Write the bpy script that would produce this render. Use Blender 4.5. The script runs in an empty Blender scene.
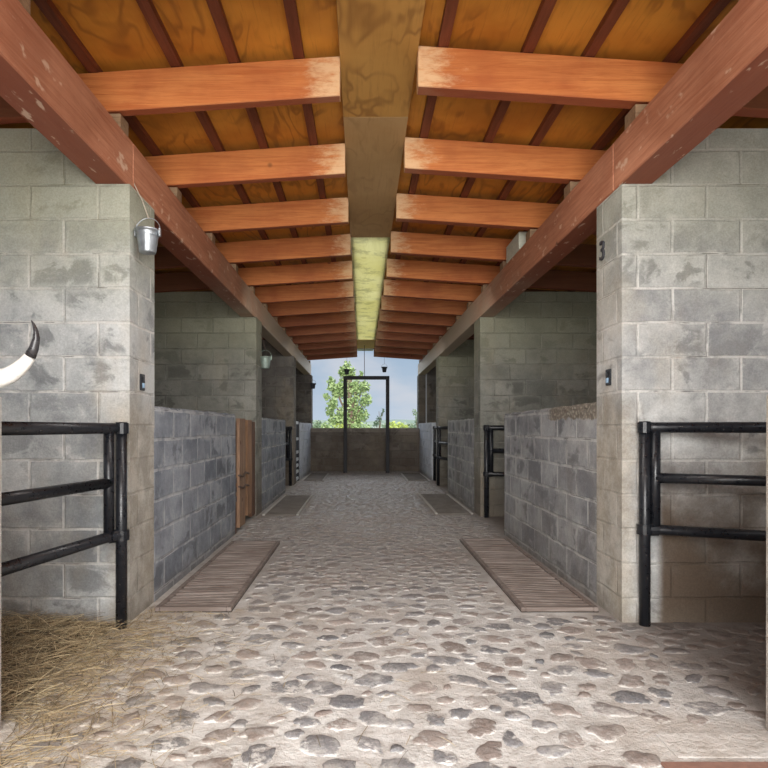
import bpy, bmesh, math, random
from mathutils import Vector, Matrix, noise
random.seed(7)
C = bpy.context.scene.collection
EYE = 1.13

# ---------------------------------------------------------------- helpers
def tag(o, label=None, cat=None, group=None, kind=None):
    if label: o['label'] = label
    if cat: o['category'] = cat
    if group: o['group'] = group
    if kind: o['kind'] = kind
    return o

def thing(name, label, cat, loc=(0, 0, 0), rz=0, group=None):
    o = bpy.data.objects.new(name, None)
    o.empty_display_size = .1
    C.objects.link(o); o.location = loc; o.rotation_euler = (0, 0, rz)
    return tag(o, label, cat, group)

def obj(name, bm, mat, parent=None, smooth=False, uv=True):
    bmesh.ops.recalc_face_normals(bm, faces=bm.faces)
    if uv:
        lay = bm.loops.layers.uv.verify()
        for f in bm.faces:
            n = f.normal
            ax = max(range(3), key=lambda i: abs(n[i]))
            for l in f.loops:
                p = l.vert.co
                l[lay].uv = (p.y, p.z) if ax == 0 else (p.x, p.z) if ax == 1 else (p.x, p.y)
    me = bpy.data.meshes.new(name)
    bm.to_mesh(me); bm.free()
    me.materials.append(mat)
    if smooth:
        for p in me.polygons: p.use_smooth = True
    o = bpy.data.objects.new(name, me)
    C.objects.link(o)
    if parent: o.parent = parent
    return o

def copy_tree(o, parent=None):
    c = o.copy(); C.objects.link(c)
    if parent: c.parent = parent
    for ch in [x for x in bpy.data.objects if x.parent == o]:
        copy_tree(ch, c)
    return c

def box(bm, x0, x1, y0, y1, z0, z1, bev=0):
    r = bmesh.ops.create_cube(bm, size=1)
    vs = r['verts']
    for v in vs:
        v.co = Vector((x0 + (v.co.x + .5) * (x1 - x0), y0 + (v.co.y + .5) * (y1 - y0), z0 + (v.co.z + .5) * (z1 - z0)))
    if bev:
        es = list({e for v in vs for e in v.link_edges})
        bmesh.ops.bevel(bm, geom=es, offset=bev, segments=1, affect='EDGES')
    return vs

def tube(bm, pts, rad, seg=12, cap=True):
    """sweep a circle along pts; rad number or list"""
    pts = [Vector(p) for p in pts]
    rads = rad if isinstance(rad, (list, tuple)) else [rad] * len(pts)
    rings = []
    prev = None
    for i, p in enumerate(pts):
        t = (pts[min(i + 1, len(pts) - 1)] - pts[max(i - 1, 0)]).normalized()
        if prev is None:
            a = Vector((0, 0, 1)) if abs(t.z) < .9 else Vector((1, 0, 0))
            n = t.cross(a).normalized()
        else:
            n = (prev - t * prev.dot(t)).normalized()
        prev = n
        b = t.cross(n)
        rings.append([bm.verts.new(p + (n * math.cos(2 * math.pi * k / seg) + b * math.sin(2 * math.pi * k / seg)) * rads[i]) for k in range(seg)])
    for a, b in zip(rings, rings[1:]):
        for k in range(seg):
            bm.faces.new((a[k], a[(k + 1) % seg], b[(k + 1) % seg], b[k]))
    if cap:
        bm.faces.new(rings[0][::-1]); bm.faces.new(rings[-1])
    return rings

def lathe(bm, prof, cx=0, cy=0, seg=28):
    rings = []
    for r, z in prof:
        if r < 1e-5:
            rings.append([bm.verts.new((cx, cy, z))])
        else:
            rings.append([bm.verts.new((cx + r * math.cos(2 * math.pi * k / seg), cy + r * math.sin(2 * math.pi * k / seg), z)) for k in range(seg)])
    for a, b in zip(rings, rings[1:]):
        for k in range(seg):
            q = [a[k % len(a)], a[(k + 1) % len(a)], b[(k + 1) % len(b)], b[k % len(b)]]
            u = []
            for v in q:
                if v not in u: u.append(v)
            if len(u) > 2: bm.faces.new(u)

def prism_y(bm, poly, y0, y1):
    a = [bm.verts.new((x, y0, z)) for x, z in poly]
    b = [bm.verts.new((x, y1, z)) for x, z in poly]
    bm.faces.new(a); bm.faces.new(b[::-1])
    n = len(poly)
    for i in range(n):
        bm.faces.new((a[i], b[i], b[(i + 1) % n], a[(i + 1) % n]))

# ---------------------------------------------------------------- material kit
class M:
    def __init__(s, name):
        s.m = bpy.data.materials.new(name); s.m.use_nodes = True
        s.t = s.m.node_tree; s.n = s.t.nodes; s.l = s.t.links
        s.b = s.n['Principled BSDF']
        s.geo = None
    def N(s, typ, **kw):
        n = s.n.new(typ)
        for k, v in kw.items():
            if k.startswith('i_'):
                key = k[2:].replace('_', ' ')
                sock = n.inputs[int(key)] if key.isdigit() else n.inputs[key]
                s.put(sock, v)
            else: setattr(n, k, v)
        return n
    def put(s, sock, v):
        if isinstance(v, bpy.types.NodeSocket): s.l.new(v, sock)
        else:
            if isinstance(v, tuple) and len(v) == 3 and sock.type == 'RGBA': v = (*v, 1)
            sock.default_value = v
    def math(s, op, a, b=0.0, c=None, clamp=False):
        n = s.n.new('ShaderNodeMath'); n.operation = op; n.use_clamp = clamp
        s.put(n.inputs[0], a); s.put(n.inputs[1], b)
        if c is not None: s.put(n.inputs[2], c)
        return n.outputs[0]
    def mix(s, f, a, b, mode='MIX'):
        n = s.n.new('ShaderNodeMix'); n.data_type = 'RGBA'; n.blend_type = mode; n.clamp_factor = True
        s.put(n.inputs[0], f); s.put(n.inputs[6], a); s.put(n.inputs[7], b)
        return n.outputs[2]
    def ramp(s, v, lo, hi, a=0.0, b=1.0):
        n = s.n.new('ShaderNodeMapRange'); n.interpolation_type = 'SMOOTHSTEP'
        s.put(n.inputs[0], v); n.inputs[1].default_value = lo; n.inputs[2].default_value = hi
        n.inputs[3].default_value = a; n.inputs[4].default_value = b
        return n.outputs[0]
    def pos(s):
        if not s.geo:
            s.geo = s.n.new('ShaderNodeNewGeometry')
            s.sep = s.n.new('ShaderNodeSeparateXYZ'); s.l.new(s.geo.outputs['Position'], s.sep.inputs[0])
        return s.geo.outputs['Position']
    def xyz(s):
        s.pos(); return s.sep.outputs
    def mapping(s, v, scale=(1, 1, 1), loc=(0, 0, 0), rot=(0, 0, 0)):
        n = s.n.new('ShaderNodeMapping'); s.l.new(v, n.inputs[0])
        n.inputs['Scale'].default_value = scale; n.inputs['Location'].default_value = loc; n.inputs['Rotation'].default_value = rot
        return n.outputs[0]
    def noise(s, v, scale, detail=4, rough=.55, dist=0.0):
        n = s.n.new('ShaderNodeTexNoise'); s.l.new(v, n.inputs['Vector'])
        n.inputs['Scale'].default_value = scale; n.inputs['Detail'].default_value = detail
        n.inputs['Roughness'].default_value = rough; n.inputs['Distortion'].default_value = dist
        return n.outputs['Fac']
    def bump(s, h, dist=.01, strength=1.0, normal=None):
        n = s.n.new('ShaderNodeBump'); s.put(n.inputs['Height'], h)
        n.inputs['Distance'].default_value = dist; n.inputs['Strength'].default_value = strength
        if normal: s.l.new(normal, n.inputs['Normal'])
        return n.outputs[0]
    def out(s, col, rough=.8, normal=None, metal=0.0, spec=.5):
        s.put(s.b.inputs['Base Color'], col); s.put(s.b.inputs['Roughness'], rough); s.put(s.b.inputs['Metallic'], metal)
        s.b.inputs['Specular IOR Level'].default_value = spec
        if normal: s.l.new(normal, s.b.inputs['Normal'])
        return s.m

def block_mat(name, dark, light, mortar, warm=0.0, top=0.0, dirt=0.0, smear=.5, uoff=0.0, voff=.15, plaster=None, rubble=False, mw=.010, contrast=1.0, dirtx=0):
    m = M(name)
    tc = m.N('ShaderNodeTexCoord')
    uv = m.mapping(tc.outputs['UV'], loc=(-uoff, -voff, 0))
    P = m.pos(); X, Y, Z = m.xyz()
    # slight wobble of the joints
    wob = m.N('ShaderNodeTexNoise', i_Scale=5.0, i_Detail=3.0); m.l.new(P, wob.inputs['Vector'])
    wv = m.N('ShaderNodeVectorMath', operation='MULTIPLY_ADD')
    m.l.new(wob.outputs['Color'], wv.inputs[0]); wv.inputs[1].default_value = (.016, .016, 0); m.l.new(uv, wv.inputs[2])
    def brick(msize, smooth):
        b = m.N('ShaderNodeTexBrick', offset=.5)
        m.l.new(wv.outputs[0], b.inputs['Vector'])
        b.inputs['Color1'].default_value = (0, 0, 0, 1); b.inputs['Color2'].default_value = (1, 1, 1, 1); b.inputs['Mortar'].default_value = (.5, .5, .5, 1)
        b.inputs['Scale'].default_value = 1; b.inputs['Brick Width'].default_value = .4; b.inputs['Row Height'].default_value = .2
        b.inputs['Mortar Size'].default_value = msize; b.inputs['Mortar Smooth'].default_value = smooth; b.inputs['Bias'].default_value = 0
        return b
    b = brick(mw, .35)
    b2 = brick(.05, 1.0)
    big = m.noise(P, 2.3, 5, .6); med = m.noise(P, 9, 5, .65); fine = m.noise(P, 95, 4, .8); grit = m.noise(P, 300, 2, .7)
    tone = m.math('MULTIPLY', m.math('SUBTRACT', b.outputs['Color'], .5), .62 * contrast)
    tone = m.math('ADD', tone, m.math('MULTIPLY', m.math('SUBTRACT', big, .5), 2.2))
    tone = m.math('ADD', tone, m.math('MULTIPLY', m.math('SUBTRACT', med, .5), 1.1))
    tone = m.math('ADD', tone, .5, clamp=True)
    col = m.mix(tone, dark, light)
    blot = m.noise(m.mapping(P, (1, 1, 1.3)), 3.3, 6, .62, .5)
    inner = m.math('SUBTRACT', 1.0, m.math('MULTIPLY', b2.outputs['Fac'], .7))
    dkp = m.math('MULTIPLY', m.math('MULTIPLY', m.ramp(blot, .505, .585), m.ramp(b.outputs['Color'], .25, .75)), inner)
    col = m.mix(m.math('MULTIPLY', dkp, .7), col, tuple(k * .62 for k in dark))
    col = m.mix(m.math('MULTIPLY', m.ramp(m.noise(P, 5.1, 6, .7, .8), .55, .68), .5 * smear), col, mortar)
    # smeared mortar around the joints
    sm = m.math('MULTIPLY', b2.outputs['Fac'], m.ramp(m.noise(P, 4.5, 5, .7, .6), .47, .66))
    col = m.mix(m.math('MULTIPLY', sm, smear), col, mortar)
    mf = m.math('MULTIPLY', b.outputs['Fac'], m.ramp(m.noise(P, 6, 4), .38, .56, .15, .95))
    col = m.mix(mf, col, mortar)
    # dark shadow crack in some joints
    thin = brick(.0035, .2)
    crack = m.math('MULTIPLY', thin.outputs['Fac'], m.ramp(m.noise(P, 3.1, 4, .6), .53, .6))
    col = m.mix(m.math('MULTIPLY', crack, .6), col, (.06, .055, .05))
    if plaster:
        x0, x1, z1 = plaster
        ax = m.math('ABSOLUTE', X)
        f = m.math('MULTIPLY', m.ramp(m.math('ADD', ax, m.math('MULTIPLY', med, .2)), x1 + .0, x1 + .16, 1, 0), m.ramp(m.math('ADD', Z, m.math('MULTIPLY', big, .5)), z1, z1 + .35, 1, 0))
        pc = m.mix(m.ramp(m.noise(P, 6, 6, .7), .35, .65), (.30, .27, .22), (.52, .48, .42))
        col = m.mix(m.math('MULTIPLY', f, .8), col, pc)
    # warm stains
    if warm:
        wn = m.ramp(m.noise(m.mapping(P, (1, 1, .45)), 1.6, 5, .65), .46, .66)
        col = m.mix(m.math('MULTIPLY', wn, warm), col, (.42, .35, .25))
    if top:
        tn = m.math('MULTIPLY', m.ramp(m.math('ADD', Z, m.math('MULTIPLY', big, .7)), 2.0, 2.9), top)
        col = m.mix(tn, col, (.32, .32, .20))
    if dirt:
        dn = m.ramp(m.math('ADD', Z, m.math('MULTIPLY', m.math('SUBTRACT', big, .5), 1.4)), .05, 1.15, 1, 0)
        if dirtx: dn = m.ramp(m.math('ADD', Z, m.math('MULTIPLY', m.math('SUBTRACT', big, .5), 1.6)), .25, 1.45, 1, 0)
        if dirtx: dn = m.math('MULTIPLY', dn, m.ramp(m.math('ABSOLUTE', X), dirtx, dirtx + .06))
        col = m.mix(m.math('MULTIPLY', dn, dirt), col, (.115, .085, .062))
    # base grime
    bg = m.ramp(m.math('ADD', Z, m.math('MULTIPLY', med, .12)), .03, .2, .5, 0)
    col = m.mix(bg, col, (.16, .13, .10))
    h = m.math('ADD', m.math('MULTIPLY', fine, .35), m.math('MULTIPLY', b.outputs['Fac'], -.5))
    h = m.math('ADD', h, m.math('MULTIPLY', thin.outputs['Fac'], -.5))
    h = m.math('ADD', h, m.math('MULTIPLY', grit, .2))
    h = m.math('ADD', h, m.math('MULTIPLY', med, .6))
    if rubble:
        vor = m.N('ShaderNodeTexVoronoi', i_Scale=38.0); m.l.new(P, vor.inputs['Vector'])
        rf = m.math('MULTIPLY', m.ramp(m.math('ADD', Z, m.math('MULTIPLY', med, .10)), 1.235, 1.25), m.ramp(Y, 4.55, 4.75, 1, 0))
        col = m.mix(rf, col, m.mix(m.ramp(vor.outputs['Distance'], .2, .6), (.36, .325, .27), (.22, .19, .155)))
        h = m.math('ADD', h, m.math('MULTIPLY', m.math('MULTIPLY', vor.outputs['Distance'], rf), -1.6))
    col = m.mix(.35, col, m.mix(m.ramp(fine, .3, .7), (.35, .35, .35), (.72, .72, .72)), 'OVERLAY')
    return m.out(col, .92, m.bump(h, .012, .9), spec=.25)

MORT = (.70, .69, .66)
pale_block = block_mat('pale concrete block', (.25, .265, .275), (.56, .57, .56), MORT, warm=.35, top=.65, dirt=.15, smear=.75, uoff=.077, plaster=(1.35, 1.48, 1.35))
pale_block_r = block_mat('pale concrete block right', (.26, .265, .27), (.58, .58, .56), MORT, warm=.35, top=.45, dirt=1.0, dirtx=1.70, smear=.75, uoff=.01, plaster=(1.5, 1.60, 1.35))
stained_block = block_mat('stained concrete block', (.17, .15, .13), (.33, .31, .28), (.34, .31, .27), warm=.35, top=.2, dirt=.9, smear=.6)
olive_block = block_mat('olive grey block', (.15, .15, .13), (.29, .285, .25), (.30, .295, .26), warm=.25, top=.5, dirt=.55, smear=.4, uoff=.1)
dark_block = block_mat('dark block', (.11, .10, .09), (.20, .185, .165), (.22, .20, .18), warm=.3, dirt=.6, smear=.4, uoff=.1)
blue_block = block_mat('blue grey block', (.17, .19, .225), (.38, .405, .445), (.50, .515, .535), warm=.0, dirt=.12, smear=.8, uoff=.13, voff=.06, mw=.013, contrast=1.1)
grey_block = block_mat('grey block right', (.20, .205, .22), (.43, .435, .44), (.54, .54, .53), warm=.12, dirt=.2, smear=.8, uoff=.05, voff=.06, rubble=True, mw=.013, contrast=1.1)
skylit_block = block_mat('skylit pale block', (.55, .59, .66), (.74, .77, .82), (.62, .64, .68), dirt=.1, smear=.8, uoff=.05, voff=.06)  # pale blue light of the far sky put into the block colour
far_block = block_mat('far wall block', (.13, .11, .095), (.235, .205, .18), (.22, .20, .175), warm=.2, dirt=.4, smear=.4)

def floor_mats():
    res = []
    for kind in ('mortar', 'stone'):
        m = M('cobble ' + kind)
        P = m.pos(); X, Y, Z = m.xyz()
        big = m.noise(P, 1.1, 4, .6); med = m.noise(P, 6, 5, .65); mid = m.noise(P, 18, 5, .7); fine = m.noise(P, 80, 4, .75)
        mort = m.mix(m.ramp(med, .3, .7), (.50, .475, .45), (.72, .71, .69))
        mort = m.mix(m.ramp(mid, .5, .72, 0, .5), mort, (.30, .265, .235))
        mort = m.mix(m.math('MULTIPLY', m.ramp(big, .48, .62), .4), mort, (.42, .35, .29))
        col = mort
        if kind == 'stone':
            r = m.geo.outputs['Random Per Island']
            r2 = m.math('FRACT', m.math('MULTIPLY', r, 37.7))
            grey = m.mix(r2, (.12, .125, .14), (.27, .265, .275))
            brown = m.mix(r2, (.22, .175, .155), (.37, .31, .28))
            st = m.mix(m.ramp(r, .45, .55), grey, brown)
            st = m.mix(m.ramp(fine, .4, .75, 0, .5), st, (.47, .44, .41))
            st = m.mix(m.ramp(mid, .35, .6, .35, 0), st, (.10, .09, .085))
            film = m.ramp(m.math('ADD', Z, m.math('MULTIPLY', m.math('SUBTRACT', mid, .5), .030)), .0005, .0055, 1, 0)
            film = m.math('MAXIMUM', film, m.ramp(m.noise(P, 3.6, 6, .75), .46, .68, .0, .8))
            col = m.mix(film, st, mort)
            rim = m.math('MULTIPLY', m.ramp(m.math('ADD', Z, m.math('MULTIPLY', m.math('SUBTRACT', fine, .5), .004)), .0003, .0024, 1, 0), m.ramp(m.noise(P, 9, 3), .42, .58))
            col = m.mix(m.math('MULTIPLY', rim, .75), col, (.10, .085, .07))
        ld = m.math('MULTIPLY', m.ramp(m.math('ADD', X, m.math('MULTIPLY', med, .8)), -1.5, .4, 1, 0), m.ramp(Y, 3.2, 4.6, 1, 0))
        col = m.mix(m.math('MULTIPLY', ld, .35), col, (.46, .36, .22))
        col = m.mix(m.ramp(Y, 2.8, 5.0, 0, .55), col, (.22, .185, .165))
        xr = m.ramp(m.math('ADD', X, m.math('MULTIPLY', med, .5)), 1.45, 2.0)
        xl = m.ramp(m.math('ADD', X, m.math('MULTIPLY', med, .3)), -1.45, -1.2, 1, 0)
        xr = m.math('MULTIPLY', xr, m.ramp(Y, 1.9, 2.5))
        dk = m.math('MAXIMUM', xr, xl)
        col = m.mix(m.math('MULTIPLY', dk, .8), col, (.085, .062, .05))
        h = m.math('ADD', m.math('MULTIPLY', mid, .6), m.math('MULTIPLY', fine, .25))
        h = m.math('ADD', h, m.math('MULTIPLY', med, .8))
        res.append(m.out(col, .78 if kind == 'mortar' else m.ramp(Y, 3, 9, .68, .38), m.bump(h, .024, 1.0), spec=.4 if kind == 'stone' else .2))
    return res

def wood_mat(name, a, b, dark=(.10, .03, .015), axis='X', endpale=0.0, bottom=None, spots=0.0, bleach=0.0, rough=.62, gscale=1.0):
    m = M(name)
    P = m.pos(); X, Y, Z = m.xyz()
    info = m.N('ShaderNodeObjectInfo')
    s = {'X': (1.2, 16, 22), 'Y': (16, 1.2, 22), 'Z': (20, 20, 1.3)}[axis]
    mp = m.N('ShaderNodeMapping'); m.l.new(P, mp.inputs[0]); mp.inputs['Scale'].default_value = tuple(k * gscale for k in s)
    off = m.N('ShaderNodeCombineXYZ'); m.l.new(m.math('MULTIPLY', info.outputs['Random'], 40), off.inputs[0]); m.l.new(off.outputs[0], mp.inputs['Location'])
    g = m.noise(mp.outputs[0], 1.6, 6, .65, .8)
    big = m.noise(P, 1.9, 4, .6); fine = m.noise(mp.outputs[0], 7, 3, .7)
    col = m.mix(m.ramp(g, .28, .70), a, b)
    col = m.mix(m.ramp(big, .42, .72, 0, .45), col, dark)
    col = m.mix(m.ramp(fine, .55, .75, 0, .35), col, dark)
    kn = m.N('ShaderNodeTexVoronoi', i_Scale=2.1); m.l.new(P, kn.inputs['Vector'])
    col = m.mix(m.ramp(kn.outputs['Distance'], .03, .07, .75, 0), col, (.07, .02, .012))
    if endpale:
        ax = m.math('ABSOLUTE', m.math('SUBTRACT', X, .09))
        pm = m.ramp(m.math('ADD', ax, m.math('MULTIPLY', m.math('SUBTRACT', m.noise(m.mapping(P, (3, 5, 9)), 2.2, 6, .75), .5), .8)), .20, .46, 1, 0)
        col = m.mix(m.math('MULTIPLY', pm, endpale), col, (.86, .60, .34))
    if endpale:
        col = m.mix(m.ramp(m.math('ABSOLUTE', m.math('SUBTRACT', X, .08)), 1.65, 1.9, 0, .8), col, (.07, .03, .02))  # painted shade: near-black outside the beams, over the stalls
        col = m.mix(m.ramp(Y, 6.5, 12.5, 0, .6), col, (.15, .05, .045))  # painted gloom: maroon mixed in towards the far end
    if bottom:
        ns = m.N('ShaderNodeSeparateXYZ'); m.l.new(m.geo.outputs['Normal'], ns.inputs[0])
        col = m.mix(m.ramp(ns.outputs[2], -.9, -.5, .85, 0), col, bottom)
    if spots:
        sp = m.ramp(m.noise(m.mapping(P, (1.6, .6, 1)), 13, 3, .55), .62, .70)
        col = m.mix(m.math('MULTIPLY', sp, spots), col, (.72, .50, .36))
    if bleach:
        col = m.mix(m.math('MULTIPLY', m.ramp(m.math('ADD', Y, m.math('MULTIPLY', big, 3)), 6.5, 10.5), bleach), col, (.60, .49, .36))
    h = m.math('ADD', g, m.math('MULTIPLY', fine, .4))
    return m.out(col, rough, m.bump(h, .004, .8), spec=.35)

def ply_mat(name, a, b, line, strength=.7, stain=0.0):
    m = M(name)
    P = m.pos()
    info = m.N('ShaderNodeObjectInfo')
    mp = m.N('ShaderNodeMapping'); m.l.new(P, mp.inputs[0]); mp.inputs['Scale'].default_value = (2.4, .9, 1)
    off = m.N('ShaderNodeCombineXYZ'); m.l.new(m.math('MULTIPLY', info.outputs['Random'], 30), off.inputs[1]); m.l.new(off.outputs[0], mp.inputs['Location'])
    n = m.noise(mp.outputs[0], 1.15, 3, .5, .4)
    # contour lines of a smooth field read as rotary-cut veneer
    saw = m.math('FRACT', m.math('MULTIPLY', n, 8.0))
    ln = m.ramp(m.math('ABSOLUTE', m.math('SUBTRACT', saw, .5)), .28, .5)
    gr = m.noise(m.mapping(P, (40, 2, 1)), 1.5, 4, .7)
    big = m.noise(P, 1.3, 4, .6)
    vor = m.N('ShaderNodeTexVoronoi', i_Scale=1.7); m.l.new(P, vor.inputs['Vector'])
    col = m.mix(m.ramp(big, .3, .7), a, b)
    col = m.mix(m.math('MULTIPLY', m.math('MULTIPLY', ln, m.ramp(m.noise(P, 1.6, 2), .38, .55)), strength), col, line)
    col = m.mix(m.ramp(gr, .5, .75, 0, .3), col, line)
    col = m.mix(m.ramp(m.math('ADD', vor.outputs['Distance'], m.math('MULTIPLY', m.noise(P, 22, 3), .10)), .09, .13, .6, 0), col, line)
    if stain:
        col = m.mix(m.math('MULTIPLY', m.ramp(m.noise(P, 3.5, 5, .7), .5, .6), stain), col, (.14, .15, .08))
    return m.out(col, .55, m.bump(gr, .002, .5), spec=.35)

def metal_mat(name, col, rough=.4, metal=.0, chip=None, var=.3, spec=.5):
    m = M(name); P = m.pos()
    n = m.noise(P, 28, 4, .7)
    c = m.mix(m.ramp(n, .35, .7, 0, var), col, tuple(min(1, x * 1.9 + .02) for x in col))
    if chip: c = m.mix(m.ramp(m.noise(P, 45, 3, .6), .66, .70, 0, .8), c, chip)
    return m.out(c, m.ramp(n, .3, .7, rough, rough + .2), m.bump(n, .002, .4), metal, spec)

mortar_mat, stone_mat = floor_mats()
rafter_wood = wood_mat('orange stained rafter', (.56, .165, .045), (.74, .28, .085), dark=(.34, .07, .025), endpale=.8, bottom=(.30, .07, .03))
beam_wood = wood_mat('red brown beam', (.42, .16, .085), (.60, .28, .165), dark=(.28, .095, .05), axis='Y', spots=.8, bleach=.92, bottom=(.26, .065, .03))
batten_wood = wood_mat('dark red batten', (.13, .035, .015), (.22, .06, .025), axis='Y')
spacer_wood = wood_mat('dull spacer wood', (.26, .16, .09), (.40, .27, .16), axis='X')
pale_wood = wood_mat('pale green wood', (.55, .58, .47), (.72, .72, .60), dark=(.42, .46, .36), axis='X')
deck_ply = ply_mat('amber plywood', (.44, .155, .018), (.68, .29, .040), (.19, .06, .012), .5)
ridge_amber = ply_mat('ridge ply amber', (.48, .235, .055), (.60, .32, .085), (.24, .10, .025), .6)
ridge_tan = ply_mat('ridge ply tan', (.44, .26, .105), (.52, .33, .15), (.24, .12, .04), .3)
ridge_green = ply_mat('ridge ply green', (.86, .82, .46), (.95, .92, .62), (.70, .66, .36), .25, stain=.25)
def translucent(mat, f=.6):
    nt_ = mat.node_tree; bs = nt_.nodes['Principled BSDF']; out = nt_.nodes['Material Output']
    tr = nt_.nodes.new('ShaderNodeBsdfTranslucent'); mx_ = nt_.nodes.new('ShaderNodeMixShader'); mx_.inputs[0].default_value = f
    src = bs.inputs['Base Color'].links[0].from_socket
    nt_.links.new(src, tr.inputs[0]); nt_.links.new(bs.outputs[0], mx_.inputs[1]); nt_.links.new(tr.outputs[0], mx_.inputs[2]); nt_.links.new(mx_.outputs[0], out.inputs[0])
translucent(ridge_green, .7)
ridge_orange = ply_mat('ridge ply orange', (.80, .42, .10), (.86, .52, .16), (.60, .30, .10), .3)
plank_wood = wood_mat('rough brown plank', (.19, .105, .06), (.38, .245, .16), dark=(.08, .04, .025), axis='Z', rough=.8)
plank_mid = wood_mat('mid brown plank', (.22, .12, .065), (.38, .22, .125), dark=(.07, .035, .02), axis='Z', rough=.8)  # the second plank's own brown
plank_dark = wood_mat('dark plank', (.10, .05, .03), (.17, .09, .055), dark=(.04, .02, .015), axis='Z', rough=.8)
black_pipe = metal_mat('black painted pipe', (.008, .009, .012), .24, 0, chip=(.10, .09, .08), var=.15)
zinc = metal_mat('galvanised steel', (.40, .43, .46), .3, .85, var=.3)
green_tin = metal_mat('greenish tin', (.38, .47, .42), .35, .6)
dark_metal = metal_mat('dark metal', (.045, .05, .06), .5, .2)
frame_metal = metal_mat('weathered dark steel', (.035, .035, .04), .6, .1)
rust = wood_mat('rusty brown bar', (.13, .10, .085), (.27, .225, .20), dark=(.10, .065, .05), axis='X', rough=.7)
pit_black = metal_mat('dark plate for pit shade', (.02, .016, .013), .9)
slab_grey = block_mat('grey cover slab', (.20, .18, .17), (.29, .27, .255), (.27, .25, .24), smear=.2, voff=0)
slab_edge = metal_mat('pale concrete edge', (.42, .40, .37), .8)
white_paint = metal_mat('white paint', (.62, .65, .68), .5, var=.2)
cord_mat = metal_mat('brown cord', (.10, .065, .05), .8)
pale_cord = metal_mat('pale cord', (.38, .33, .26), .8)
horn_white = metal_mat('ivory horn', (.72, .70, .66), .22, var=.2)
horn_black = metal_mat('black horn tip', (.03, .028, .03), .2)
switch_black = metal_mat('black switch plate', (.015, .016, .02), .3, var=.1)
switch_blue = metal_mat('blue switch key', (.30, .45, .62), .3, var=.1)

# ---------------------------------------------------------------- setting
XL, XR = -1.35, 1.51
FR = [-.66, 3.34, 7.34, 11.34, 15.34]          # front planes of the cross walls
bm = bmesh.new()
bmesh.ops.create_grid(bm, x_segments=1, y_segments=1, size=1)
for v in bm.verts: v.co = Vector((v.co.x * 5.4, -1.2 + (v.co.y + 1) / 2 * 17.2, 0))
nbase = None
for f in bm.faces: f.material_index = 0
# river stones set in the mortar, part of the floor surface
rs = random.Random(11)
cells = {}
def free(x, y, r, gap):
    ci, cj = int(x // .2), int(y // .2)
    for a in (-1, 0, 1):
        for c in (-1, 0, 1):
            for (u, v, q) in cells.get((ci + a, cj + c), ()):
                if (u - x) ** 2 + (v - y) ** 2 < (r + q + gap) ** 2: return False
    return True
blocked = [(-1.30, -.78, 3.48, 5.64), (.94, 1.50, 3.48, 5.76), (-1.30, -.80, 7.36, 9.54), (.94, 1.47, 7.46, 9.74), (-1.30, -.80, 12.26, 14.24), (.94, 1.47, 12.26, 14.24), (1.02, 3.3, 1.8, 2.18)]
def stone(x, y, r):
    asp = rs.uniform(.62, .95); ang = rs.gauss(0, .5) if rs.random() < .75 else rs.uniform(0, 3.14)
    n = 18 if y < 4.5 else 9
    ca, sa = math.cos(ang), math.sin(ang); sd = rs.uniform(0, 100)
    H = rs.uniform(.004, .010)
    out = []
    for k in range(n):
        t = 2 * math.pi * k / n
        q = r * (1 + .5 * noise.noise(Vector((math.cos(t) * 1.5 + sd, math.sin(t) * 1.5, sd))) + .16 * noise.noise(Vector((math.cos(t) * 4 + sd, math.sin(t) * 4, sd))))
        u, v = q * math.cos(t) * 1.1, q * math.sin(t) * asp
        out.append((u * ca - v * sa, u * sa + v * ca))
    rings = [[bm.verts.new((x + u * f, y + v * f, z)) for u, v in out] for f, z in ((1.0, -.003), (.95, H * .4), (.8, H * .85))]
    c = bm.verts.new((x, y, H))
    for a, d in zip(rings, rings[1:]):
        for k in range(n):
            f = bm.faces.new((a[k], a[(k + 1) % n], d[(k + 1) % n], d[k])); f.material_index = 1; f.smooth = True
    for k in range(n):
        f = bm.faces.new((rings[-1][k], rings[-1][(k + 1) % n], c)); f.material_index = 1; f.smooth = True
for att, r0, r1 in ((12000, .055, .085), (26000, .040, .058), (40000, .024, .04)):
    for _ in range(att):
        x = rs.uniform(-1.30, 2.9); y = rs.uniform(.9, 15.05); r = rs.uniform(r0, r1) * (1 if y < 4 else .85)
        if x > 1.46 and not (1.2 < y < 3.28): continue
        if x > 1.44 and y < 2.2: continue
        if any(a - r < x < b_ + r and c - r < y < d + r for a, b_, c, d in blocked): continue
        if r0 < .03 and y < 3.6 and rs.random() < .5: continue
        if not free(x, y, r, .007 if y < 4 else .001): continue
        cells.setdefault((int(x // .2), int(y // .2)), []).append((x, y, r)); stone(x, y, r)
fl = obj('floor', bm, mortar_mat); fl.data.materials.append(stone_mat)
tag(fl, kind='structure')

def cross_wall(name, side, y, mat, h=2.87, depth=.4):
    s = -1 if side == 'left' else 1
    xi = XL if s < 0 else XR
    bo = -1.553 if s < 0 else 1.69
    xo = -5.2 if s < 0 else 5.2
    poly = [(xi, 0), (xi, 2.548), (bo, 2.548), (bo, h), (xo, h), (xo, 0)]
    if s < 0: poly = poly[::-1]
    b = bmesh.new(); prism_y(b, poly, y, y + depth)
    return tag(obj(name, b, mat), kind='structure')
cross_wall('wall_left_1', 'left', FR[0], pale_block)
cross_wall('wall_left_2', 'left', FR[1], pale_block)
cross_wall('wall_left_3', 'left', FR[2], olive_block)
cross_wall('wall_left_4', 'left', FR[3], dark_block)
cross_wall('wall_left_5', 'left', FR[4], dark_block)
cross_wall('wall_right_1', 'right', FR[0], pale_block_r)
cross_wall('wall_right_2', 'right', FR[1], pale_block_r, depth=.36)
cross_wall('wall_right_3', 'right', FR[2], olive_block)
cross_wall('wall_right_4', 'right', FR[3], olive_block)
cross_wall('wall_right_5', 'right', FR[4], dark_block)

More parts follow.
